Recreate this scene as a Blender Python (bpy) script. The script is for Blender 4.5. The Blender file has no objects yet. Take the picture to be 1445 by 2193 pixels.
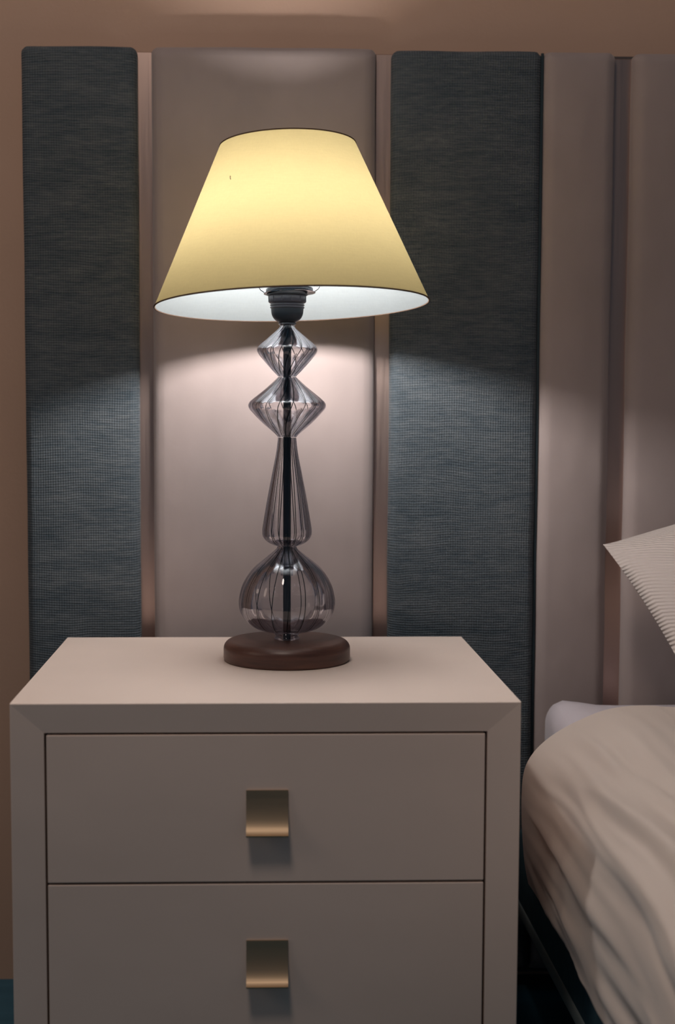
import bpy, bmesh, math, random
from mathutils import Vector, Matrix, noise

random.seed(7)
S = bpy.context.scene
C = S.collection
PI = math.pi

# ------------------------------------------------------------------ camera
F_PX, W_PX, H_PX = 2950.0, 1445.0, 2193.0
CAM_Z = 0.855
YAW, PITCH, ROLL = 0.028, 0.0768, 0.002
CX, CY = 640.0, 1122.0                       # principal point of the (cropped) frame
cd = bpy.data.cameras.new('camera'); cam = bpy.data.objects.new('camera', cd); C.objects.link(cam)
cam.location = (0, 0, CAM_Z)
rot = Matrix.Rotation(-YAW, 3, 'Z') @ Matrix.Rotation(PI/2 - PITCH, 3, 'X') @ Matrix.Rotation(ROLL, 3, 'Z')
cam.rotation_euler = rot.to_euler()
cd.sensor_fit = 'VERTICAL'; cd.sensor_height = 36.0; cd.sensor_width = 36.0*W_PX/H_PX
cd.lens = 36.0*F_PX/H_PX
cd.shift_x = (W_PX/2 - CX)/H_PX
cd.shift_y = (CY - H_PX/2)/H_PX
cd.clip_start = 0.05
cd.dof.use_dof = True
cd.dof.focus_distance = 1.75
cd.dof.aperture_fstop = 3.6
S.camera = cam

def at(px, py, Y):
    """point of the place seen at a pixel, on the plane at depth Y"""
    d = rot @ Vector(((px-CX)/F_PX, -(py-CY)/F_PX, -1.0))
    return Vector((0, 0, CAM_Z)) + d*(Y/d.y)

# ------------------------------------------------------------------ world, lights, exposure
S.view_settings.view_transform = 'Standard'
S.view_settings.look = 'None'
S.view_settings.gamma = 1.0
S.view_settings.exposure = 0.0
S.view_settings.use_curve_mapping = False
w = bpy.data.worlds.new('room_air'); S.world = w; w.use_nodes = True
w.node_tree.nodes['Background'].inputs[0].default_value = (0.080, 0.100, 0.130, 1)
w.node_tree.nodes['Background'].inputs[1].default_value = 0.45

def area(name, loc, target, size, power, col):
    l = bpy.data.lights.new(name, 'AREA'); l.shape = 'DISK'; l.size = size
    l.energy = power; l.color = col
    o = bpy.data.objects.new(name, l); C.objects.link(o); o.location = loc
    o.rotation_euler = (Vector(target)-Vector(loc)).to_track_quat('-Z', 'Y').to_euler()
    return o
area('ceiling_lamp_light', (-0.25, 0.55, 2.45), (0.1, 1.8, 0.6), 0.45, 9.2, (1.0, 0.83, 0.72))
area('warm_left_light', (-1.7, 0.9, 1.5), (-0.4, 2.0, 0.8), 0.8, 2.6, (1.0, 0.78, 0.62))  # warm disk light at the left, aimed at the wall
BULB_STRENGTH = 365.0

# ------------------------------------------------------------------ materials
def mat(name, col, rough=0.6, metal=0.0, sheen=0.0, spec=0.5):
    m = bpy.data.materials.new(name); m.use_nodes = True
    b = m.node_tree.nodes['Principled BSDF']
    b.inputs['Base Color'].default_value = (*col, 1)
    b.inputs['Roughness'].default_value = rough
    b.inputs['Metallic'].default_value = metal
    b.inputs['Specular IOR Level'].default_value = spec
    if sheen:
        b.inputs['Sheen Weight'].default_value = sheen
        b.inputs['Sheen Roughness'].default_value = 0.45
    return m

class NT:
    def __init__(s, m): s.t = m.node_tree; s.b = s.t.nodes['Principled BSDF']
    def n(s, kind, **kw):
        x = s.t.nodes.new(kind)
        for k, v in kw.items():
            if k.startswith('i_'): x.inputs[k[2:].replace('_', ' ')].default_value = v
            else: setattr(x, k, v)
        return x
    def l(s, a, b): s.t.links.new(a, b)
    def math(s, op, a, b=None, c=None):
        x = s.t.nodes.new('ShaderNodeMath'); x.operation = op
        for i, v in enumerate((a, b, c)):
            if v is None: continue
            if isinstance(v, (int, float)): x.inputs[i].default_value = v
            else: s.l(v, x.inputs[i])
        return x.outputs[0]
    def coords(s, scale=(1, 1, 1)):
        g = s.n('ShaderNodeNewGeometry'); m = s.n('ShaderNodeMapping')
        m.inputs['Scale'].default_value = scale
        s.l(g.outputs['Position'], m.inputs['Vector']); return m.outputs[0]
    def noise(s, scale, det=3, vec=None, rough=0.5):
        x = s.n('ShaderNodeTexNoise'); x.inputs['Scale'].default_value = scale
        x.inputs['Detail'].default_value = det; x.inputs['Roughness'].default_value = rough
        if vec is not None: s.l(vec, x.inputs['Vector'])
        return x.outputs['Fac']
    def ramp(s, fac, stops):
        r = s.n('ShaderNodeValToRGB'); e = r.color_ramp.elements
        while len(e) < len(stops): e.new(0.5)
        for k, (p, c) in enumerate(stops): e[k].position = p; e[k].color = (*c, 1)
        s.l(fac, r.inputs[0]); return r.outputs[0]
    def bump(s, h, strength, dist):
        b = s.n('ShaderNodeBump'); b.inputs['Strength'].default_value = strength
        b.inputs['Distance'].default_value = dist
        s.l(h, b.inputs['Height']); s.l(b.outputs[0], s.b.inputs['Normal'])

def mul(c, k): return tuple(x*k for x in c)

# painted wall
M_wall = mat('wall_paint', (0.50, 0.335, 0.255), 0.9, spec=0.2)
k = NT(M_wall); f = k.noise(2.2, 3, k.coords())
k.l(k.ramp(f, [(0.3, (0.52, 0.35, 0.26)), (0.7, (0.58, 0.39, 0.295))]), k.b.inputs['Base Color'])
k.bump(k.noise(180, 3, k.coords()), 0.15, 0.002)

# dark floor; teal in its colour imitates the tint of the shadows
M_floor = mat('shadow_teal_floor', (0.03, 0.045, 0.06), 0.5)
k = NT(M_floor); f = k.noise(5, 4, k.coords((1, 8, 1)))
k.l(k.ramp(f, [(0.3, (0.03, 0.12, 0.18)), (0.7, (0.045, 0.155, 0.23))]), k.b.inputs['Base Color'])

# satin lacquer of the nightstand
LAC = (0.84, 0.695, 0.61)
M_lac = mat('greige_lacquer', LAC, 0.42, spec=0.4)
k = NT(M_lac); f = k.noise(3.0, 3, k.coords((1, 1, 2)))
k.l(k.ramp(f, [(0.3, mul(LAC, 0.94)), (0.7, mul(LAC, 1.05))]), k.b.inputs['Base Color'])
k.bump(k.noise(260, 2, k.coords()), 0.05, 0.001)
M_recess_shadow = mat('recess_shadow_navy', (0.012, 0.02, 0.032), 0.7)  # navy stands in for shadow inside the carcass and drawer gaps

# woven grey blue cloth with ridges and melange streaks
def woven(name, c0, c1, seed):
    m = mat(name, c0, 0.92, sheen=0.08, spec=0.15); k = NT(m)
    g = k.n('ShaderNodeNewGeometry'); sep = k.n('ShaderNodeSeparateXYZ'); k.l(g.outputs['Position'], sep.inputs[0])
    x, z = sep.outputs['X'], sep.outputs['Z']
    wx = k.noise(7, 2, k.coords()); wz = k.noise(5, 2, k.coords((1.3, 1, 1)))
    zx = k.math('ADD', z, k.math('MULTIPLY', wz, 0.02))
    xx = k.math('ADD', x, k.math('MULTIPLY', wx, 0.006))
    sx = k.math('SINE', k.math('MULTIPLY', xx, 2*PI/0.0036))
    sz = k.math('SINE', k.math('MULTIPLY', zx, 2*PI/0.0036))
    h = k.math('ADD', k.math('MULTIPLY', sx, 0.5), k.math('MULTIPLY', sz, 0.5))
    st = k.noise(1.0, 5, k.coords((45, 45, 330)), 0.65)          # slubs lying across
    st2 = k.noise(1.0, 3, k.coords((9, 9, 30)))
    fac = k.math('ADD', k.math('MULTIPLY', st, 0.62), k.math('MULTIPLY', st2, 0.32))
    fac = k.math('ADD', fac, k.math('MULTIPLY', h, 0.07))
    k.l(k.ramp(fac, [(0.28, c0), (0.5, tuple((a+b)/2 for a, b in zip(c0, c1))), (0.70, c1)]), k.b.inputs['Base Color'])
    k.bump(k.math('ADD', h, k.math('MULTIPLY', st, 1.5)), 0.55, 0.0012)
    return m
M_woven = woven('woven_slate_cloth', (0.042, 0.061, 0.077), (0.148, 0.162, 0.172), 1)

VEL = (0.345, 0.282, 0.268)
M_velvet = mat('taupe_velvet', VEL, 0.85, sheen=0.35, spec=0.2)
k = NT(M_velvet); f = k.noise(4.5, 4, k.coords((1, 1, 0.6)), 0.6)
k.l(k.ramp(f, [(0.3, mul(VEL, 0.88)), (0.68, mul(VEL, 1.10))]), k.b.inputs['Base Color'])
k.bump(k.noise(40, 4, k.coords()), 0.12, 0.004)
M_board = mat('backing_cloth', (0.10, 0.085, 0.085), 0.9)
M_seam = mat('dark_seam', (0.018, 0.035, 0.045), 0.8)

M_copper = mat('rose_metal', (0.62, 0.46, 0.40), 0.35, 1.0)
k = NT(M_copper); f = k.noise(1.0, 3, k.coords((400, 400, 6)))
k.l(k.ramp(f, [(0.2, (0.32, 0.32, 0.32)), (0.8, (0.42, 0.42, 0.42))]), k.b.inputs['Roughness'])

M_brass = mat('brushed_brass', (0.56, 0.42, 0.28), 0.5, 1.0)
k = NT(M_brass); f = k.noise(1.0, 3, k.coords((9, 900, 900)))
k.l(k.ramp(f, [(0.2, (0.46, 0.46, 0.46)), (0.8, (0.56, 0.56, 0.56))]), k.b.inputs['Roughness'])

# walnut base
M_wood = mat('walnut', (0.10, 0.045, 0.03), 0.38, spec=0.5)
k = NT(M_wood); f = k.noise(1.0, 6, k.coords((14, 14, 120)), 0.62)
k.l(k.ramp(f, [(0.3, (0.060, 0.028, 0.022)), (0.5, (0.098, 0.044, 0.032)), (0.72, (0.16, 0.070, 0.045))]), k.b.inputs['Base Color'])
k.bump(f, 0.12, 0.001)

M_black = mat('black_plastic', (0.018, 0.024, 0.032), 0.42)
M_socket = mat('grey_plastic', (0.060, 0.058, 0.072), 0.35)
M_chrome = mat('chrome', (0.72, 0.72, 0.75), 0.12, 1.0)
M_steel = mat('steel_ring', (0.30, 0.31, 0.33), 0.25, 1.0)
M_rod = mat('dark_rod', (0.008, 0.016, 0.026), 0.28)
M_white_pl = mat('white_plastic', (0.7, 0.7, 0.72), 0.4)

# smoked glass with dark canes; UV = (turns, radius*10)
def cane_glass(name, tint, edge, canes=18, half=0.0007):
    m = bpy.data.materials.new(name); m.use_nodes = True; k = NT(m); t = m.node_tree
    out = t.nodes['Material Output']
    uv = k.n('ShaderNodeUVMap'); sep = k.n('ShaderNodeSeparateXYZ'); k.l(uv.outputs[0], sep.inputs[0])
    dist = k.math('ABSOLUTE', k.math('SUBTRACT', k.math('FRACT', k.math('MULTIPLY', sep.outputs[0], float(canes))), 0.5))
    hw = k.math('DIVIDE', half*canes*10/(2*PI), k.math('MAXIMUM', sep.outputs[1], 0.02))
    hw = k.math('MINIMUM', hw, 0.13)
    e = k.math('DIVIDE', k.math('SUBTRACT', hw, dist), k.math('MULTIPLY', hw, 0.35))
    mask = k.math('MINIMUM', k.math('MAXIMUM', e, 0.0), 1.0)
    lw = k.n('ShaderNodeLayerWeight'); lw.inputs['Blend'].default_value = 0.5
    fpow = k.math('POWER', lw.outputs['Facing'], 4.0)
    tr = k.n('ShaderNodeBsdfTransparent')
    k.l(k.ramp(fpow, [(0.0, tint), (1.0, edge)]), tr.inputs[0])
    gl = k.n('ShaderNodeBsdfGlossy'); gl.inputs['Roughness'].default_value = 0.03
    gl.inputs['Color'].default_value = (0.95, 0.95, 1, 1)
    fr = k.n('ShaderNodeFresnel'); fr.inputs['IOR'].default_value = 1.42
    frm = k.math('MINIMUM', k.math('MULTIPLY', fr.outputs[0], 1.0), 0.75)
    mx = k.n('ShaderNodeMixShader'); k.l(frm, mx.inputs[0]); k.l(tr.outputs[0], mx.inputs[1]); k.l(gl.outputs[0], mx.inputs[2])
    k.b.inputs['Base Color'].default_value = (0.010, 0.018, 0.028, 1)
    k.b.inputs['Roughness'].default_value = 0.15
    m2 = k.n('ShaderNodeMixShader')
    k.l(k.math('MULTIPLY', mask, 0.93), m2.inputs[0])
    k.l(mx.outputs[0], m2.inputs[1]); k.l(k.b.outputs[0], m2.inputs[2])
    k.l(m2.outputs[0], out.inputs[0])
    return m
M_glass = cane_glass('smoked_striped_glass', (0.97, 0.965, 0.97), (0.62, 0.62, 0.66))
M_glass_in = cane_glass('inner_glass_wall', (0.97, 0.965, 0.97), (0.75, 0.75, 0.78), canes=1, half=0.0)
M_glass_d = cane_glass('deep_smoked_striped_glass', (0.94, 0.935, 0.945), (0.50, 0.51, 0.55))
M_clear = cane_glass('clear_glass', (0.97, 0.97, 0.98), (0.6, 0.6, 0.65), canes=1, half=0.0)

# lamp shade cloth (outer) and white lining (inner): both let light through
def cloth_glow(name, diff, trans, facd):
    m = bpy.data.materials.new(name); m.use_nodes = True; k = NT(m); t = m.node_tree
    out = t.nodes['Material Output']; t.nodes.remove(k.b)
    d = k.n('ShaderNodeBsdfDiffuse'); tl = k.n('ShaderNodeBsdfTranslucent')
    n1 = k.noise(1.0, 3, k.coords((500, 500, 60)))
    n2 = k.noise(1.0, 3, k.coords((60, 60, 600)))
    f = k.math('MULTIPLY', k.math('ADD', n1, n2), 0.5)
    k.l(k.ramp(f, [(0.3, mul(diff, 0.95)), (0.7, mul(diff, 1.04))]), d.inputs[0])
    k.l(k.ramp(f, [(0.3, mul(trans, 0.96)), (0.7, mul(trans, 1.03))]), tl.inputs[0])
    mx = k.n('ShaderNodeMixShader'); mx.inputs[0].default_value = facd
    k.l(tl.outputs[0], mx.inputs[1]); k.l(d.outputs[0], mx.inputs[2]); k.l(mx.outputs[0], out.inputs[0])
    return m
M_shade = cloth_glow('yellow_shade_cloth', (0.62, 0.47, 0.20), (0.455, 0.368, 0.182), 0.35)
M_lining = cloth_glow('white_shade_lining', (0.19, 0.212, 0.222), (0.36, 0.36, 0.35), 0.5)
M_rim = mat('brown_edge_tape', (0.13, 0.08, 0.055), 0.8, spec=0.2)

M_bulb = bpy.data.materials.new('lit_bulb'); M_bulb.use_nodes = True
b = M_bulb.node_tree.nodes['Principled BSDF']
b.inputs['Base Color'].default_value = (0.9, 0.9, 0.9, 1)
b.inputs['Emission Color'].default_value = (1.0, 0.955, 0.93, 1)
b.inputs['Emission Strength'].default_value = BULB_STRENGTH

# bedding
M_duvet = mat('cream_sateen', (0.60, 0.50, 0.40), 0.6, sheen=0.25, spec=0.3)
k = NT(M_duvet); f = k.noise(3.0, 3, k.coords((1, .4, 1)))
k.l(k.ramp(f, [(0.3, (0.64, 0.54, 0.475)), (0.7, (0.72, 0.61, 0.535))]), k.b.inputs['Base Color'])
M_sheet = mat('lilac_white_cotton', (0.62, 0.56, 0.60), 0.85, sheen=0.2)
k = NT(M_sheet); k.bump(k.noise(30, 4, k.coords()), 0.2, 0.006)
M_pillow = mat('ribbed_cream_cotton', (0.53, 0.455, 0.42), 0.85, sheen=0.2)
k = NT(M_pillow)
uv = k.n('ShaderNodeUVMap'); sep = k.n('ShaderNodeSeparateXYZ'); k.l(uv.outputs[0], sep.inputs[0])
wob = k.noise(14, 2, k.coords())
rib = k.math('SINE', k.math('ADD', k.math('MULTIPLY', k.math('SUBTRACT', sep.outputs[1], k.math('MULTIPLY', sep.outputs[0], 2.4)), 2*PI*40), k.math('MULTIPLY', wob, 5.0)))
big = k.math('POWER', k.math('ABSOLUTE', k.math('SINE', k.math('MULTIPLY', sep.outputs[0], PI*7))), 0.35)
k.bump(k.math('ADD', rib, k.math('MULTIPLY', big, 1.5)), 0.55, 0.0018)
M_shadow_navy = mat('shadow_navy_bed_cloth', (0.020, 0.038, 0.052), 0.9)  # dark cloth; the navy imitates tinted shadow beside the bed
k = NT(M_shadow_navy); f = k.noise(60, 3, k.coords())
k.l(k.ramp(f, [(0.3, (0.05, 0.12, 0.16)), (0.7, (0.07, 0.16, 0.20))]), k.b.inputs['Base Color'])
M_rail = mat('teal_grey_piping', (0.34, 0.42, 0.42), 0.8)

# ------------------------------------------------------------------ builders
def obj(name, bm, m, parent=None, smooth=True, angle=None):
    me = bpy.data.meshes.new(name); bmesh.ops.recalc_face_normals(bm, faces=bm.faces[:])
    bm.to_mesh(me); bm.free()
    for mm in (m if isinstance(m, (list, tuple)) else [m]): me.materials.append(mm)
    for p in me.polygons: p.use_smooth = smooth
    if angle is not None: me.set_sharp_from_angle(angle=math.radians(angle))
    o = bpy.data.objects.new(name, me); C.objects.link(o)
    if parent: o.parent = parent
    return o
def tag(o, label, cat, group=None):
    o['label'] = label; o['category'] = cat
    if group: o['group'] = group
    return o
def thing(name, label, cat, loc=(0, 0, 0), group=None):
    o = bpy.data.objects.new(name, None); C.objects.link(o); o.location = loc
    o.empty_display_size = 0.05
    return tag(o, label, cat, group)
def local(o, base): o.location = -Vector(base); return o      # mesh data in world metres under an Empty at base

def box(bm, x0, x1, y0, y1, z0, z1, bev=0.0, seg=2):
    vs = [bm.verts.new((x, y, z)) for x in (x0, x1) for y in (y0, y1) for z in (z0, z1)]
    q = [(0, 1, 3, 2), (4, 6, 7, 5), (0, 4, 5, 1), (2, 3, 7, 6), (0, 2, 6, 4), (1, 5, 7, 3)]
    fs = [bm.faces.new([vs[i] for i in a]) for a in q]
    if bev:
        es = list({e for f_ in fs for e in f_.edges})
        bmesh.ops.bevel(bm, geom=es, offset=bev, segments=seg, profile=0.5, affect='EDGES')
def prism(bm, pts, axis_vec):
    """closed polygon swept by a vector"""
    a = [bm.verts.new(p) for p in pts]; b_ = [bm.verts.new(Vector(p)+axis_vec) for p in pts]
    n = len(pts); bm.faces.new(a); bm.faces.new(b_[::-1])
    for i in range(n): bm.faces.new((a[i], a[(i+1) % n], b_[(i+1) % n], b_[i]))
def lathe(bm, prof, seg=64, closed=False, cap=True, mat_i=0, uvl=None, twist=None, lobes=0, lob=0.0, cx=0, cy=0):
    rings = []
    n = len(prof)
    for j, (r, z) in enumerate(prof):
        tw = twist(z) if twist else 0
        if r < 1e-6:
            rings.append([bm.verts.new((cx, cy, z))]); continue
        ring = []
        for i in range(seg):
            a = 2*PI*i/seg
            rr = r*(1 + lob*math.cos(lobes*a)) if lobes else r
            ring.append(bm.verts.new((cx+rr*math.cos(a+tw), cy+rr*math.sin(a+tw), z)))
        rings.append(ring)
    pairs = [(j, j+1) for j in range(n-1)] + ([(n-1, 0)] if closed else [])
    for j, j2 in pairs:
        A, B = rings[j], rings[j2]
        for i in range(seg):
            i2 = (i+1) % seg
            if len(A) == 1 and len(B) == 1: break
            if len(A) == 1: f_ = bm.faces.new((A[0], B[i], B[i2])); us = (i, i, i+1); vs = (j, j2, j2)
            elif len(B) == 1: f_ = bm.faces.new((A[i], A[i2], B[0])); us = (i, i+1, i); vs = (j, j, j2)
            else: f_ = bm.faces.new((A[i], A[i2], B[i2], B[i])); us = (i, i+1, i+1, i); vs = (j, j, j2, j2)
            f_.material_index = mat_i
            if uvl:
                for lp, u, v in zip(f_.loops, us, vs):
                    lp[uvl].uv = (u/seg, prof[v][0]*10)
    if cap and not closed:
        for R in (rings[0], rings[-1]):
            if len(R) > 2: bm.faces.new(R).material_index = mat_i
    return rings
def smooth_profile(pts, n=6):
    """Catmull-Rom through (r, z) points"""
    out = []
    P = [pts[0]] + list(pts) + [pts[-1]]
    for i in range(1, len(P)-2):
        p0, p1, p2, p3 = P[i-1], P[i], P[i+1], P[i+2]
        for s in range(n):
            t = s/n; q = []
            for c in (0, 1):
                q.append(0.5*((2*p1[c]) + (-p0[c]+p2[c])*t + (2*p0[c]-5*p1[c]+4*p2[c]-p3[c])*t*t + (-p0[c]+3*p1[c]-3*p2[c]+p3[c])*t**3))
            out.append(tuple(q))
    out.append(pts[-1]); return out
def tube(bm, pts, r, seg=10):
    pts = [Vector(p) for p in pts]; rings = []
    up = Vector((0, 1, 0.01)).normalized()
    for i, p in enumerate(pts):
        d = (pts[min(i+1, len(pts)-1)] - pts[max(i-1, 0)]).normalized()
        a = d.cross(up).normalized(); b_ = d.cross(a).normalized()
        rings.append([bm.verts.new(p + r*(math.cos(2*PI*k_/seg)*a + math.sin(2*PI*k_/seg)*b_)) for k_ in range(seg)])
    for A, B in zip(rings, rings[1:]):
        for i in range(seg): bm.faces.new((A[i], A[(i+1) % seg], B[(i+1) % seg], B[i]))
    bm.faces.new(rings[0]); bm.faces.new(rings[-1])
def torus(bm, R, r, z, seg=96, s2=10):
    prof = [(R + r*math.cos(2*PI*i/s2), z + r*math.sin(2*PI*i/s2)) for i in range(s2)]
    lathe(bm, prof, seg, closed=True)
def struct(o): o['kind'] = 'structure'; return o

# ------------------------------------------------------------------ setting
Y_WALL = 2.055
bm = bmesh.new(); box(bm, -2.6, 3.2, Y_WALL, Y_WALL+0.12, 0, 2.7)
struct(obj('wall_back', bm, M_wall, smooth=False))
bm = bmesh.new(); box(bm, -2.6, 3.2, -1.0, Y_WALL, -0.06, 0)
struct(obj('floor', bm, M_floor, smooth=False))

# ------------------------------------------------------------------ headboard
Y_P = 1.990                      # front of the padded panels
Y_B = 2.018                     # front of the board and metal strips
hb_base = ((at(53, 1200, Y_P).x + 2.2)/2, 2.03, 0.0)
headboard = thing('headboard', 'tall upholstered headboard of slate woven and taupe velvet panels behind the lamp and bed', 'headboard', hb_base)
bm = bmesh.new(); box(bm, at(60, 1200, Y_P).x, 2.17, Y_B, Y_WALL-0.003, 0.02, at(565, 114, Y_B).z)
local(obj('backing_board', bm, M_board, headboard, smooth=False), hb_base)

def panel(px0, px1, pytop, m, label, r=0.016, x1=None, crown=0.010):
    X0 = at(px0, 1000, Y_P).x; X1 = x1 if x1 else at(px1, 1000, Y_P).x
    Zt = at((px0+px1)/2 if x1 is None else px0, pytop, Y_P).z; Z0 = 0.03
    nx, nz = 40, 90
    Yb = Y_B - 0.0005
    bm = bmesh.new(); D = Yb - Y_P
    def hgt(x, z):
        # distance from the outline gives a padded, rounded edge
        dx = min(x-X0, X1-x); dz = min(z-Z0, Zt-z)
        def edge(d):
            if d >= r: return 1.0
            t = 1 - max(d, 0)/r
            return math.sqrt(max(0, 1-t*t))
        e = edge(dx)*edge(dz)
        wob = 0.0012*noise.noise(Vector((x*9, 3.1, z*9))) + 0.0006*noise.noise(Vector((x*40, 1.7, z*25)))
        return 0.35*D + 0.65*D*e - crown*(1-min(1, dx/0.06))**2*0.4*e + wob*e
    def spaced(a, b, n):
        res = [a + (b-a)*i/n for i in range(n+1)]
        extra = []
        for t in (0.04, 0.12, 0.25, 0.4, 0.6, 0.8, 1.0): extra += [a+r*t, b-r*t]
        return sorted(set(res+extra))
    xs = spaced(X0, X1, nx); zs = spaced(Z0, Zt, nz)
    cr = 0.010
    grid = []
    for z in zs:
        row = []
        for x in xs:
            # round the two upper corners and let the cloth edge wander a little
            xx, zz = x, z
            for cxn, sgn in ((X0+cr, -1), (X1-cr, 1)):
                if z > Zt-cr and (x-cxn)*sgn > 0:
                    u, v = (x-cxn)/cr, (z-(Zt-cr))/cr
                    l_ = math.hypot(u, v); mx = max(abs(u), abs(v))
                    if l_ > 1e-6: xx = cxn + u*mx/l_*cr; zz = Zt-cr + v*mx/l_*cr
            xx += 0.0011*noise.noise(Vector((2.2, x*3, z*7)))
            zz += 0.0011*noise.noise(Vector((x*12, 7.7, 0)))*(1 if z > Zt-0.05 else 0)
            row.append(bm.verts.new((xx, Yb-hgt(x, z), zz)))
        grid.append(row)
    for a, b_ in zip(grid, grid[1:]):
        for i in range(len(xs)-1): bm.faces.new((a[i], a[i+1], b_[i+1], b_[i]))
    loop = grid[0] + [g[-1] for g in grid[1:]] + grid[-1][-2::-1] + [g[0] for g in grid[-2:0:-1]]
    back = [bm.verts.new((v.co.x, Yb, v.co.z)) for v in loop]
    n = len(loop)
    for i in range(n): bm.faces.new((loop[i], back[i], back[(i+1) % n], loop[(i+1) % n]))
    bm.faces.new(back)
    o = obj('upholstered_panel', bm, m, headboard, angle=60); local(o, hb_base)
    o['label'] = label
    return o
panel(53, 298, 93, M_woven, 'slate blue woven panel', r=0.012)
panel(328, 801, 96, M_velvet, 'wide taupe velvet panel', r=0.020)
panel(834, 1150, 104, M_woven, 'slate blue woven panel', r=0.012)
panel(1153, 1306, 106, M_velvet, 'narrow taupe velvet panel', r=0.018)
panel(1343, 1600, 108, M_velvet, 'taupe velvet panel', r=0.018, x1=1.02)
# dark strip along the seam between the two touching panels
bm = bmesh.new(); X = at(1151.5, 1000, Y_P).x
tube(bm, [(X, Y_P+0.012, 0.04), (X, Y_P+0.012, 0.7), (X, Y_P+0.012, at(1151, 110, Y_P).z)], 0.0022)
local(obj('panel_seam', bm, M_seam, headboard), hb_base)
for a, b_, top in ((296, 331, 113), (799, 834, 118), (1285, 1340, 128)):
    bm = bmesh.new()
    box(bm, at(a, 1000, Y_B).x, at(b_, 1000, Y_B).x, Y_B-0.004, Y_B-0.0005, 0.03, at(a, top, Y_B).z, 0.0006, 1)
    local(obj('metal_strip', bm, M_copper, headboard, smooth=False), hb_base)['label'] = 'rose metal strip'

# ------------------------------------------------------------------ nightstand
Y_N = 1.48
NX0, NX1 = at(20, 1507, Y_N).x, at(1116, 1504, Y_N).x
ZT = (at(20, 1507, Y_N).z + at(1116, 1504, Y_N).z)/2
YB = 1.933
T = 0.036                                   # thickness of the mitred carcass
SL = 0.004                                  # how far the front edge slopes inward
NH = 0.425                                  # height of the carcass
ZB = ZT - NH
nb = ((NX0+NX1)/2, (Y_N+YB)/2, 0)
stand = thing('nightstand', 'greige lacquered two-drawer nightstand with square brass pulls beside the bed', 'nightstand', nb)
def carcass(kind, pts_out, pts_in, name):
    """a mitred panel: outer edge (2 pts in xz), inner edge (2 pts)"""
    bm = bmesh.new()
    o0, o1 = pts_out; i0, i1 = pts_in
    V = [bm.verts.new(p) for p in (
        (o0[0], Y_N, o0[1]), (o1[0], Y_N, o1[1]), (i1[0], Y_N+SL, i1[1]), (i0[0], Y_N+SL, i0[1]),
        (o0[0], YB, o0[1]), (o1[0], YB, o1[1]), (i1[0], YB, i1[1]), (i0[0], YB, i0[1]))]
    for q in ((0, 1, 2, 3), (4, 7, 6, 5), (0, 4, 5, 1), (1, 5, 6, 2), (2, 6, 7, 3), (3, 7, 4, 0)): bm.faces.new([V[i] for i in q])
    bm.edges.ensure_lookup_table()
    e = [e for e in bm.edges if {e.verts[0], e.verts[1]} in ({V[0], V[1]},)]
    bmesh.ops.bevel(bm, geom=e, offset=0.0012, segments=3, profile=0.5, affect='EDGES')
    o = obj(name, bm, M_lac, stand, smooth=False); return local(o, nb)
g = 0.00008
A0, A1, B0, B1 = (NX0, ZT), (NX1, ZT), (NX0, ZB), (NX1, ZB)
a0, a1, b0, b1 = (NX0+T, ZT-T+0.003), (NX1-T, ZT-T+0.003), (NX0+T, ZB+T), (NX1-T, ZB+T)
carcass('top', (A0, A1), (a0, a1), 'top_panel')
carcass('left', (B0, A0), (b0, a0), 'side_panel')
carcass('right', (A1, B1), (a1, b1), 'side_panel')
carcass('bottom', (B1, B0), (b1, b0), 'bottom_panel')
bm = bmesh.new(); box(bm, NX0+T, NX1-T, YB-0.012, YB-0.002, ZB+T, ZT-T+0.003)
local(obj('back_panel', bm, M_recess_shadow, stand, smooth=False), nb)
bm = bmesh.new(); box(bm, NX0+T, NX1-T, Y_N+SL+0.020, Y_N+SL+0.026, ZB+T, ZT-T+0.003)  # dark sheet behind the drawers, added to put shadow into their gaps
local(obj('gap_shadow_sheet', bm, M_recess_shadow, stand, smooth=False), nb)
for sx in (NX0+0.045, NX1-0.045):
    for sy in (Y_N+0.05, YB-0.05):
        bm = bmesh.new(); lathe(bm, [(0.011, 0.0), (0.018, ZB)], 20, cx=sx, cy=sy)
        local(obj('leg', bm, M_brass, stand, angle=40), nb)

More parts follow.
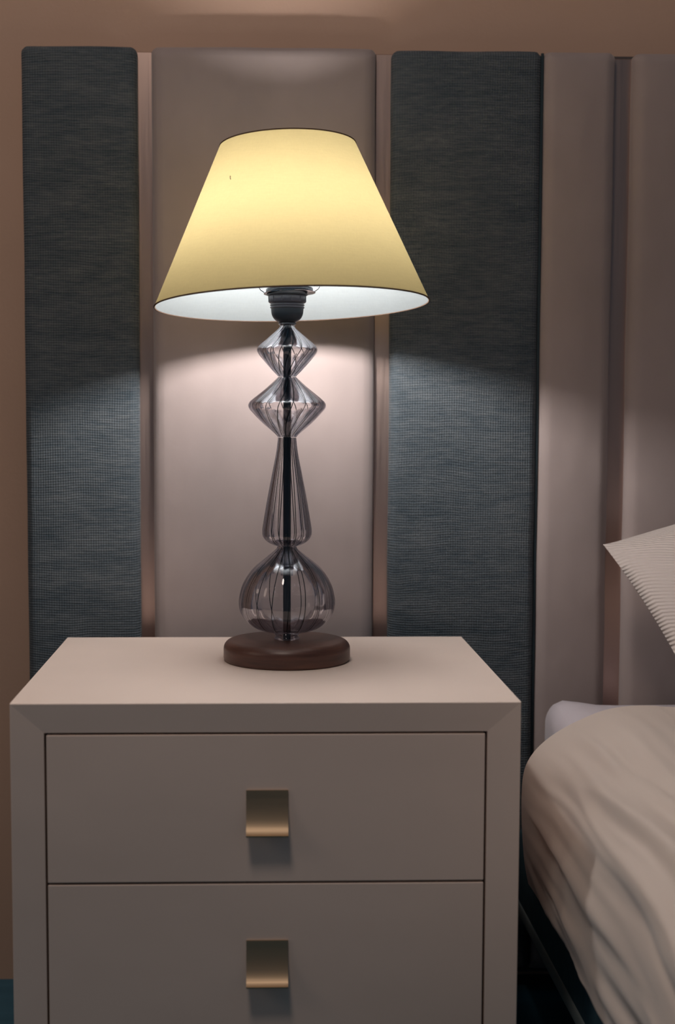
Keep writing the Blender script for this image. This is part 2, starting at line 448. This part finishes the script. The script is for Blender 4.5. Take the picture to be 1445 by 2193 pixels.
zi0, zi1 = ZB+T, ZT-T+0.003
gap = 0.0027
mid = at(560, 1890, Y_N+SL).z
dr = [(mid+gap/2, zi1-gap), (zi0+gap, mid-gap/2)]
hx0, hx1 = at(527, 1740, Y_N).x, at(617, 1740, Y_N).x
for n_, (z0, z1) in enumerate(dr):
    bm = bmesh.new()
    box(bm, NX0+T+gap, NX1-T-gap, Y_N+SL-0.001, Y_N+SL+0.019, z0, z1, 0.0008, 2)
    d = local(obj('drawer', bm, M_lac, stand, smooth=False), nb)
    # square scooped pull: flat at the top, sweeping forward into a lip below
    zt = at(570, 1692 if n_ == 0 else 2013.5, Y_N+0.002).z
    yf = Y_N+SL-0.001
    Hh, Dd = 0.0460, 0.021
    prof = [(yf-0.0022, zt), (yf-0.0023, zt-0.004)]
    for i in range(1, 17):
        a = PI/2*i/16*0.94
        prof.append((yf-0.0023-(Dd-0.0023)*(1-math.cos(a))**1.0, zt-0.004-(Hh-0.004)*math.sin(a)))
    th = 0.0020
    # thickness along the profile normal
    outl = prof[:]
    inn = []
    for i, p in enumerate(prof):
        q0 = prof[max(i-1, 0)]; q1 = prof[min(i+1, len(prof)-1)]
        dy, dz = q1[0]-q0[0], q1[1]-q0[1]; l_ = math.hypot(dy, dz)
        inn.append((p[0]-dz/l_*th, p[1]+dy/l_*th))
    poly = outl + inn[::-1]
    bm = bmesh.new(); prism(bm, [(hx0, p[0], p[1]) for p in poly], Vector((hx1-hx0, 0, 0)))
    h = obj('handle', bm, M_brass, d, angle=35)
    h['label'] = 'square brass scoop pull'

# ------------------------------------------------------------------ table lamp
Y_L = 1.75
base = at(614, 1412, Y_L); base.z = ZT
lx, ly, lz = base
PXM = Y_L/F_PX
lamp = thing('table_lamp', 'lit lamp with yellow shade, striped glass stem and round walnut base on the nightstand', 'lamp', (lx, ly, lz))
def hz(py): return at(615, py, Y_L).z - lz          # height above the table top
def part(name, bm, m, angle=40, label=None, parent=None):
    o = obj(name, bm, m, parent or lamp, angle=angle)
    if label: o['label'] = label
    return o
# walnut disc
R = 0.0810; HB = 0.0262
pr = [(0, 0), (R-0.0025, 0), (R-0.0008, 0.0012), (R, 0.004), (R, HB-0.011)]
for i in range(1, 9):
    a = PI/2*i/8; pr.append((R-0.0105+0.0105*math.cos(a), HB-0.011+0.011*math.sin(a)))
pr += [(0.05, HB+0.0003), (0, HB+0.0003)]
bm = bmesh.new(); lathe(bm, pr, 128); part('wooden_base', bm, M_wood)

GX = 0.0
def glass(name, pts, m, tw=0.0, label=None, wall=0.0013, twf=None, seg=144, lob=0.012, n=6):
    """pts: (half width px, py) from top to bottom"""
    pr = smooth_profile([(w_*PXM, hz(y)) for w_, y in pts], n)
    z0, z1 = pr[0][1], pr[-1][1]
    inner = []
    for i, p in enumerate(pr):
        q0 = pr[max(i-1, 0)]; q1 = pr[min(i+1, len(pr)-1)]
        dr_, dz_ = q1[0]-q0[0], q1[1]-q0[1]; l_ = math.hypot(dr_, dz_) or 1
        inner.append((max(p[0] + dz_/l_*wall, 0.006), p[1] - dr_/l_*wall*0.9))
    inner[0] = (inner[0][0], z0-0.0002); inner[-1] = (inner[-1][0], z1+0.0002)
    bm = bmesh.new(); uvl = bm.loops.layers.uv.new('UVMap')
    def twist(z):
        t = (z0-z)/(z0-z1); t = min(max(t, 0), 1)
        return (twf(t) if twf else tw*t) + PI/18*0.55
    lathe(bm, pr + inner[::-1], seg, closed=True, uvl=uvl, twist=twist, lobes=18, lob=lob)
    for fi, f_ in enumerate(bm.faces): f_.material_index = 0 if fi < (len(pr)-1)*seg else 1
    return part(name, bm, [m, M_glass_in], 60, label)
glass('glass_bead', [(15, 696.5), (17, 702), (25, 710), (48, 730), (61, 742), (64, 750), (60.5, 758.5), (53, 768), (33, 792), (22, 803), (19, 806.5)],
      M_glass, label='upper double-cone striped glass bead', twf=lambda t: -0.75*(t-0.5))
glass('glass_bead', [(19.3, 807.5), (24, 812.5), (43, 830), (72, 853.5), (80.5, 862), (82.5, 869), (80, 876), (73, 884), (53, 905), (26, 929), (20, 936)],
      M_glass, label='lower double-cone striped glass bead', twf=lambda t: -0.55*(t-0.5))
glass('glass_teardrop', [(19.5, 937), (23.5, 970), (33, 1020), (42.2, 1069), (50.5, 1119), (52.8, 1137), (51, 1149), (43.5, 1159), (31, 1166), (22.5, 1169)],
      M_glass_d, label='tall smoked glass teardrop', tw=-0.10)
glass('glass_globe', [(20.7, 1170), (24, 1176), (44, 1192.5), (70, 1214), (87, 1236), (97.3, 1257), (102.3, 1279), (103.2, 1291), (102, 1302), (98.5, 1313), (92, 1323), (83, 1333), (69, 1343), (50, 1350), (30, 1353)],
      M_glass, label='onion-shaped clear striped glass globe', tw=-0.12, lob=0.008, n=7)
# foot ring of clear glass
bm = bmesh.new(); uvl = bm.loops.layers.uv.new('UVMap')
z0 = HB+0.0004; z1 = hz(1353)
pr = [(0.0085, z0), (0.0150, z0), (0.0162, z0+0.0012), (0.0158, z0+0.0028), (0.0140, (z0+z1)/2), (0.0160, z1-0.002), (0.0150, z1-0.0003), (0.0085, z1-0.0003)]
lathe(bm, pr, 64, closed=True, uvl=uvl); part('glass_foot', bm, M_clear)
# clear sleeve where the teardrop's neck enters the globe
bm = bmesh.new(); uvl = bm.loops.layers.uv.new('UVMap')
zs0, zs1 = hz(1232), hz(1171)
M_sleeve = cane_glass('pale_sleeve', (0.93, 0.91, 0.92), (0.7, 0.68, 0.7), canes=1, half=0.0)
lathe(bm, [(0.0068, zs0), (0.0080, zs0), (0.0080, zs1), (0.0068, zs1)], 48, closed=True, uvl=uvl)
part('glass_sleeve', bm, M_sleeve)
# rod
bm = bmesh.new(); lathe(bm, [(0.0050, HB), (0.0050, hz(692))], 24); part('rod', bm, M_rod)
# ring at the neck
bm = bmesh.new(); lathe(bm, [(0.006, hz(696.5)), (17*PXM, hz(696.3)), (18.8*PXM, hz(694.5)), (18.8*PXM, hz(692)), (16.5*PXM, hz(690)), (0.006, hz(690))], 48)
part('neck_ring', bm, M_steel)
# socket
def sp(*pts): return [(w_*PXM, hz(y)) for w_, y in pts]
bm = bmesh.new(); lathe(bm, [(0, hz(690.5))] + smooth_profile(sp((19, 690), (24, 687), (29, 682), (33, 674), (34.3, 665), (34.5, 660)), 4) + [(0, hz(660))], 64)
sock = part('socket_cup', bm, M_black)
bm = bmesh.new()
lathe(bm, [(0, hz(661))] + sp((35, 661), (36.5, 659.5), (36.5, 657.8), (34.8, 657), (34.8, 655.6), (36.8, 654.6), (36.8, 652.6), (35, 652), (35, 650.5), (37.5, 649.5), (39, 648)) + [(0, hz(648))], 64)
part('thread_ring', bm, M_socket)
bm = bmesh.new()
lathe(bm, [(0, hz(648.2))] + sp((39, 648.2), (40.3, 646.5), (40.3, 634), (39.5, 633)) + [(0, hz(633))], 96)
for i in range(12):                          # grip seams
    a = 2*PI*(i+0.4)/12; c_, s_ = math.cos(a), math.sin(a); r_ = 40.3*PXM
    pts = [(r_*c_-0.0004*s_, r_*s_+0.0004*c_), ((r_+.0005)*c_-0.0004*s_, (r_+.0005)*s_+0.0004*c_), ((r_+.0005)*c_+0.0004*s_, (r_+.0005)*s_-0.0004*c_), (r_*c_+0.0004*s_, r_*s_-0.0004*c_)]
    prism(bm, [(x, y, hz(646)) for x, y in pts], Vector((0, 0, hz(635)-hz(646))))
part('socket_body', bm, M_socket)
bm = bmesh.new(); lathe(bm, [(0, hz(633.2))] + sp((42, 633.2), (43.5, 631.8), (43.5, 630.2), (42, 629.5)) + [(0, hz(629.5))], 64); part('socket_flange', bm, M_black)

# shade, tilted a little as it sits on its ring
piv = Vector((at(620, 628, Y_L).x-lx, 0, hz(628)))
TILT = Matrix.Translation(piv) @ Matrix.Rotation(-0.0265, 4, 'Y') @ Matrix.Rotation(-0.045, 4, 'X') @ Matrix.Translation(-piv)
def shade_part(name, bm, m, angle=40, label=None):
    bmesh.ops.transform(bm, matrix=TILT, verts=bm.verts[:]); return part(name, bm, m, angle, label)
sx = at(624, 648, Y_L).x - lx
zb, zt = hz(653.5), hz(309)
RB, RT = 0.1722, 0.0850
bm = bmesh.new()
NZ = 24
outp = [(RB + (RT-RB)*i/NZ, zb + (zt-zb)*i/NZ) for i in range(NZ+1)]
inp = [(r_-0.0012, z_) for r_, z_ in outp]
lathe(bm, outp, 192, cap=False, cx=sx)
nf = len(bm.faces)
lathe(bm, inp, 192, cap=False, mat_i=1, cx=sx)
bmesh.ops.remove_doubles(bm, verts=bm.verts[:], dist=1e-7)
sh = None
bmesh.ops.transform(bm, matrix=TILT, verts=bm.verts[:])
me = bpy.data.meshes.new('lamp_shade'); bm.to_mesh(me); bm.free()
me.materials.append(M_shade); me.materials.append(M_lining)
for p in me.polygons: p.use_smooth = True
sh = bpy.data.objects.new('lamp_shade', me); C.objects.link(sh); sh.parent = lamp
sh['label'] = 'glowing yellow cone shade with white lining'
for R_, z_, nm, rr in ((RB+0.0001, zb, 'bottom_trim', 0.0010), (RT+0.0001, zt, 'top_trim', 0.0009)):
    bm = bmesh.new(); torus(bm, R_, rr, z_, 192, 8); bmesh.ops.translate(bm, verts=bm.verts[:], vec=(sx, 0, 0))
    bmesh.ops.transform(bm, matrix=TILT, verts=bm.verts[:])
    o = part(nm, bm, M_rim, 80, parent=sh)
# small slub and speck woven into the cloth
def on_shade(px, py):
    p = at(px, py, Y_L); z_ = p.z-lz; x_ = p.x-lx-sx
    r_ = RB + (RT-RB)*(z_-zb)/(zt-zb) + 0.0007
    return Vector((x_+sx, -math.sqrt(max(r_*r_-x_*x_, 0)), z_))
bm = bmesh.new(); tube(bm, [on_shade(502, 404), on_shade(501.5, 408), on_shade(502.5, 412)], 0.0004, 6)
o = part('slub', bm, M_rim, 80, parent=sh); o.matrix_local = TILT @ Matrix.Translation(Vector((0, -0.0028, 0)))
# carrier disc, black clamp ring, wires
bm = bmesh.new()
lathe(bm, sp((36, 629), (55, 628.4), (55.5, 627.6), (54, 627), (36, 626.6)), 96, closed=True, cx=piv.x)
car = shade_part('shade_ring', bm, M_chrome, label='bright metal shade ring')
bm = bmesh.new(); lathe(bm, sp((36, 627), (46, 625.5), (50, 622), (50, 618.5), (47, 617), (36, 617)), 96, closed=True, cx=piv.x)
shade_part('clamp_ring', bm, M_black)
for s_ in (-1, 1):
    bm = bmesh.new()
    cxp = piv.x
    pts = [(cxp+s_*46*PXM, 0, hz(626)), (cxp+s_*54*PXM, 0, hz(624)), (cxp+s_*61*PXM, 0, hz(619)), (cxp+s_*65*PXM, 0, hz(610)), (cxp+s_*66*PXM, 0, hz(595)),
           (cxp+s_*70*PXM, 0, hz(520)), (cxp+s_*92*PXM, 0, hz(400)), (sx+s_*(RT-0.002), 0, zt-0.004)]
    path = []
    for a, b_ in zip(pts, pts[1:]):
        for i in range(4): path.append(Vector(a).lerp(Vector(b_), i/4))
    path.append(Vector(pts[-1]))
    tube(bm, path, 0.0010, 8); shade_part('shade_wire', bm, M_chrome)
# bulb
bm = bmesh.new(); lathe(bm, [(0, hz(632))] + sp((38, 630), (41, 615), (41, 580), (36, 567)) + [(0, hz(567))], 64)
for i in range(36):
    a = 2*PI*i/36; r_ = 41*PXM
    tube(bm, [(r_*math.cos(a), r_*math.sin(a), hz(616)), (r_*math.cos(a), r_*math.sin(a), hz(584))], 0.0006, 5)
bulb = part('bulb_collar', bm, M_white_pl)
bm = bmesh.new()
pr = [(0, hz(566))] + smooth_profile(sp((35, 566), (43, 550), (46, 526), (43, 503), (35, 488), (21, 479), (0.5, 475)), 5) + [(0, hz(475))]
lathe(bm, pr, 48); part('light_bulb', bm, M_bulb, label='lit bulb')

# ------------------------------------------------------------------ bed
# base
BX0 = 0.375; BX1 = 1.95; BY0 = -0.12; BY1 = 1.965
bb = ((BX0+BX1)/2, (BY0+BY1)/2, 0)
bed = thing('bed_base', 'dark upholstered bed base under the mattress, navy shadow tint in its colour', 'bed', bb)
bm = bmesh.new(); box(bm, BX0, BX1, BY0, BY1, 0.145, 0.262, 0.012, 4); local(obj('base_frame', bm, M_shadow_navy, bed, angle=40), bb)
bm = bmesh.new(); box(bm, BX0-0.002, BX1+0.002, BY0-0.002, BY1, 0.135, 0.158, 0.005, 3); local(obj('lower_trim', bm, M_rail, bed, angle=40), bb)
bm = bmesh.new(); box(bm, BX0+0.10, BX1-0.10, BY0+0.10, BY1-0.10, 0.0, 0.135); local(obj('plinth', bm, M_shadow_navy, bed, smooth=False), bb)

# mattress with fitted sheet: rounded box, wandering edges
def soft_box(x0, x1, y0, y1, z0, z1, r, nx, ny, fn=None):
    bm = bmesh.new(); box(bm, x0, x1, y0, y1, z0, z1)
    bmesh.ops.subdivide_edges(bm, edges=bm.edges[:], cuts=nx, use_grid_fill=True)
    for v in bm.verts:
        c = Vector((min(max(v.co.x, x0+r), x1-r), min(max(v.co.y, y0+r), y1-r), min(max(v.co.z, z0+r), z1-r)))
        d = v.co - c
        if d.length > 1e-7:
            m_ = max(abs(d.x), abs(d.y), abs(d.z)); v.co = c + d.normalized()*m_
        if fn: v.co += fn(v.co)
    return bm
MZ = at(1300, 1502, 1.94).z
def sheet_fn(p):
    t = noise.noise(Vector((p.x*11+3, p.y*11, p.z*14)))*0.0035
    c_ = math.exp(-((p.x-0.405)**2/0.0022 + (p.y-1.90)**2/0.006))
    b_ = 0.017*c_ if p.z > MZ-0.04 else 0
    sag = -0.012 if p.y < 1.72 else -0.012*max(0, (1.80-p.y)/0.08)
    return Vector((t, 0, (t*0.6 if p.z > 0.33 else 0) + b_ + (sag if p.z > MZ-0.05 else 0)))
bm = bmesh.new(); bm.free()
MX0 = at(1172, 1540, 1.90).x
bm = soft_box(MX0, BX1-0.02, BY0+0.05, 1.955, 0.2650, MZ, 0.045, 60, 60, sheet_fn)
mt = obj('mattress', bm, M_sheet)
tag(mt, 'mattress in a lilac-white fitted sheet, corner peeking out behind the duvet', 'mattress')

# duvet: a thick cloth falling over the near side of the bed
Y_D = 1.755
cs_px = [(1131, 1893), (1123, 1850), (1118, 1790), (1116, 1730), (1117, 1690), (1121, 1655), (1131, 1628), (1152, 1600), (1186, 1572), (1232, 1546), (1290, 1522), (1345, 1512), (1400, 1511), (1445, 1514)]
cs = [(at(x, y, Y_D).x, at(x, y, Y_D).z) for x, y in cs_px]
lastx, lastz = cs[-1]
for i in range(1, 9): cs.append((lastx + 0.14*i, lastz - 0.001*i))
sp_ = smooth_profile(cs, 10)
# even spacing by arc length, denser on the side
L = [0]
for a, b_ in zip(sp_, sp_[1:]): L.append(L[-1]+math.hypot(b_[0]-a[0], b_[1]-a[1]))
def cs_at(s):
    s = min(max(s, 0), L[-1])
    for i in range(len(L)-1):
        if L[i+1] >= s:
            t = (s-L[i])/max(L[i+1]-L[i], 1e-9)
            return (sp_[i][0]+(sp_[i+1][0]-sp_[i][0])*t, sp_[i][1]+(sp_[i+1][1]-sp_[i][1])*t)
    return sp_[-1]
svals = [0.50*i/130 for i in range(131)]
while svals[-1] < L[-1]-0.04: svals.append(svals[-1]+0.03)
svals.append(L[-1])
ND = 170
y_lo = -0.05
yv = [Y_D - (Y_D-y_lo)*(i/ND)**1.15 for i in range(ND+1)]
bm = bmesh.new(); grid = []
def ridge(x): return 1-abs(2*(x-math.floor(x))-1)
for j, y in enumerate(yv):
    row = []
    for s in svals:
        x, z = cs_at(s); x2, z2 = cs_at(s+0.004); x1_, z1_ = cs_at(s-0.004)
        tx, tz = x2-x1_, z2-z1_; l_ = math.hypot(tx, tz); nx_, nz_ = -tz/l_, tx/l_
        d = Y_D - y
        grow = min(1, d/0.16)                                  # folds start behind the far edge
        wa = 0.035*noise.noise(Vector((s*5, y*3.0, 1.3))) + 0.05*d*d
        q = noise.noise(Vector(((s+wa)*17, y*1.7, 5.5)))
        q2 = noise.noise(Vector(((s-wa)*30, y*3.2, 8.5)))
        crease = (1-abs(q)*2.2)                             # sharp crests between smooth hollows
        soft = noise.noise(Vector((s*8, y*4, 2.0)))
        amp = 1.0 if s < 0.26 else max(0.18, 1-(s-0.26)/0.12)
        off = grow*amp*(0.0085*crease + 0.0060*q2 + 0.0035*noise.noise(Vector(((s+wa*1.4)*62, y*4.5, 3.1))) + 0.012*soft - 0.005)
        hem = 0.006*noise.noise(Vector((0.3, y*5, 0.2)))*max(0, 1-s/0.1)*grow
        x_ = x + nx_*off; z_ = z + nz_*off + hem
        row.append(bm.verts.new((x_, y, z_)))
    grid.append(row)
outer = grid
TH = 0.024
inner = []
for j, y in enumerate(yv):
    row = []
    for i, s in enumerate(svals):
        x, z = cs_at(s); x2, z2 = cs_at(s+0.004); x1_, z1_ = cs_at(s-0.004)
        tx, tz = x2-x1_, z2-z1_; l_ = math.hypot(tx, tz); nx_, nz_ = -tz/l_, tx/l_
        t = TH*min(1, 0.35+s/0.05)
        yy = min(y, Y_D-0.008)
        row.append(bm.verts.new((x-nx_*t, yy, z-nz_*t)))
    inner.append(row)
ns = len(svals)
for j in range(ND):
    for i in range(ns-1):
        bm.faces.new((outer[j][i], outer[j][i+1], outer[j+1][i+1], outer[j+1][i]))
        bm.faces.new((inner[j][i], inner[j+1][i], inner[j+1][i+1], inner[j][i+1]))
    bm.faces.new((outer[j][0], outer[j+1][0], inner[j+1][0], inner[j][0]))
    bm.faces.new((outer[j][-1], inner[j][-1], inner[j+1][-1], outer[j+1][-1]))
for i in range(ns-1):
    bm.faces.new((outer[0][i], inner[0][i], inner[0][i+1], outer[0][i+1]))
    bm.faces.new((outer[-1][i], outer[-1][i+1], inner[-1][i+1], inner[-1][i]))
dv = obj('duvet', bm, M_duvet, angle=70)
tag(dv, 'cream rumpled duvet hanging over the bed side beside the nightstand', 'duvet')

# pillow leaning back against the headboard
def pillow(name, P00, U, V_, wid, hei, thick):
    """P00: upper left corner; U along the top edge; V_ down the left edge"""
    U = Vector(U).normalized(); V_ = Vector(V_); V_ = (V_ - U*V_.dot(U)).normalized(); N = V_.cross(U).normalized()
    if N.y > 0: N = -N
    n1, n2 = 70, 56
    bm = bmesh.new(); uvl = bm.loops.layers.uv.new('UVMap')
    def pos(i, j, side):
        a, b_ = i/n1, j/n2
        ea = 4*a*(1-a); eb = 4*b_*(1-b_)
        puff = (ea**0.62)*(eb**0.55)
        # edges pull in between the corners
        uu = a + (0.5-a)*0.02*eb*(1-ea*0.4) * 0.9
        vv = b_ + (0.5-b_)*0.07*ea*(1-eb*0.4) * 0.9
        p = Vector(P00) + U*wid*uu + V_*hei*vv
        wr = 0.0035*noise.noise(Vector((a*9, b_*7, 1.0*side)))
        return p + N*side*(thick/2*puff + wr*min(1, puff*2))
    fr = [[bm.verts.new(pos(i, j, 1)) for i in range(n1+1)] for j in range(n2+1)]
    bk = [[fr[j][i] if i in (0, n1) or j in (0, n2) else bm.verts.new(pos(i, j, -1)) for i in range(n1+1)] for j in range(n2+1)]
    for j in range(n2):
        for i in range(n1):
            for G_ in (fr, bk):
                vs = (G_[j][i], G_[j][i+1], G_[j+1][i+1], G_[j+1][i])
                f_ = bm.faces.new(vs)
                for lp, (a, b_) in zip(f_.loops, ((i, j), (i+1, j), (i+1, j+1), (i, j+1))): lp[uvl].uv = (a/n1, b_/n2)
    return obj(name, bm, M_pillow, angle=80)
p0 = at(1291, 1166, 1.90)
p_end = at(1462, 1490, 1.58)
Uv = at(1460, 1128, 1.90) - p0
pl = pillow('pillow', p0, Uv, p_end-p0, 0.62, 0.33, 0.155)
tag(pl, 'ribbed cream pillow propped against the headboard at the right', 'pillow')
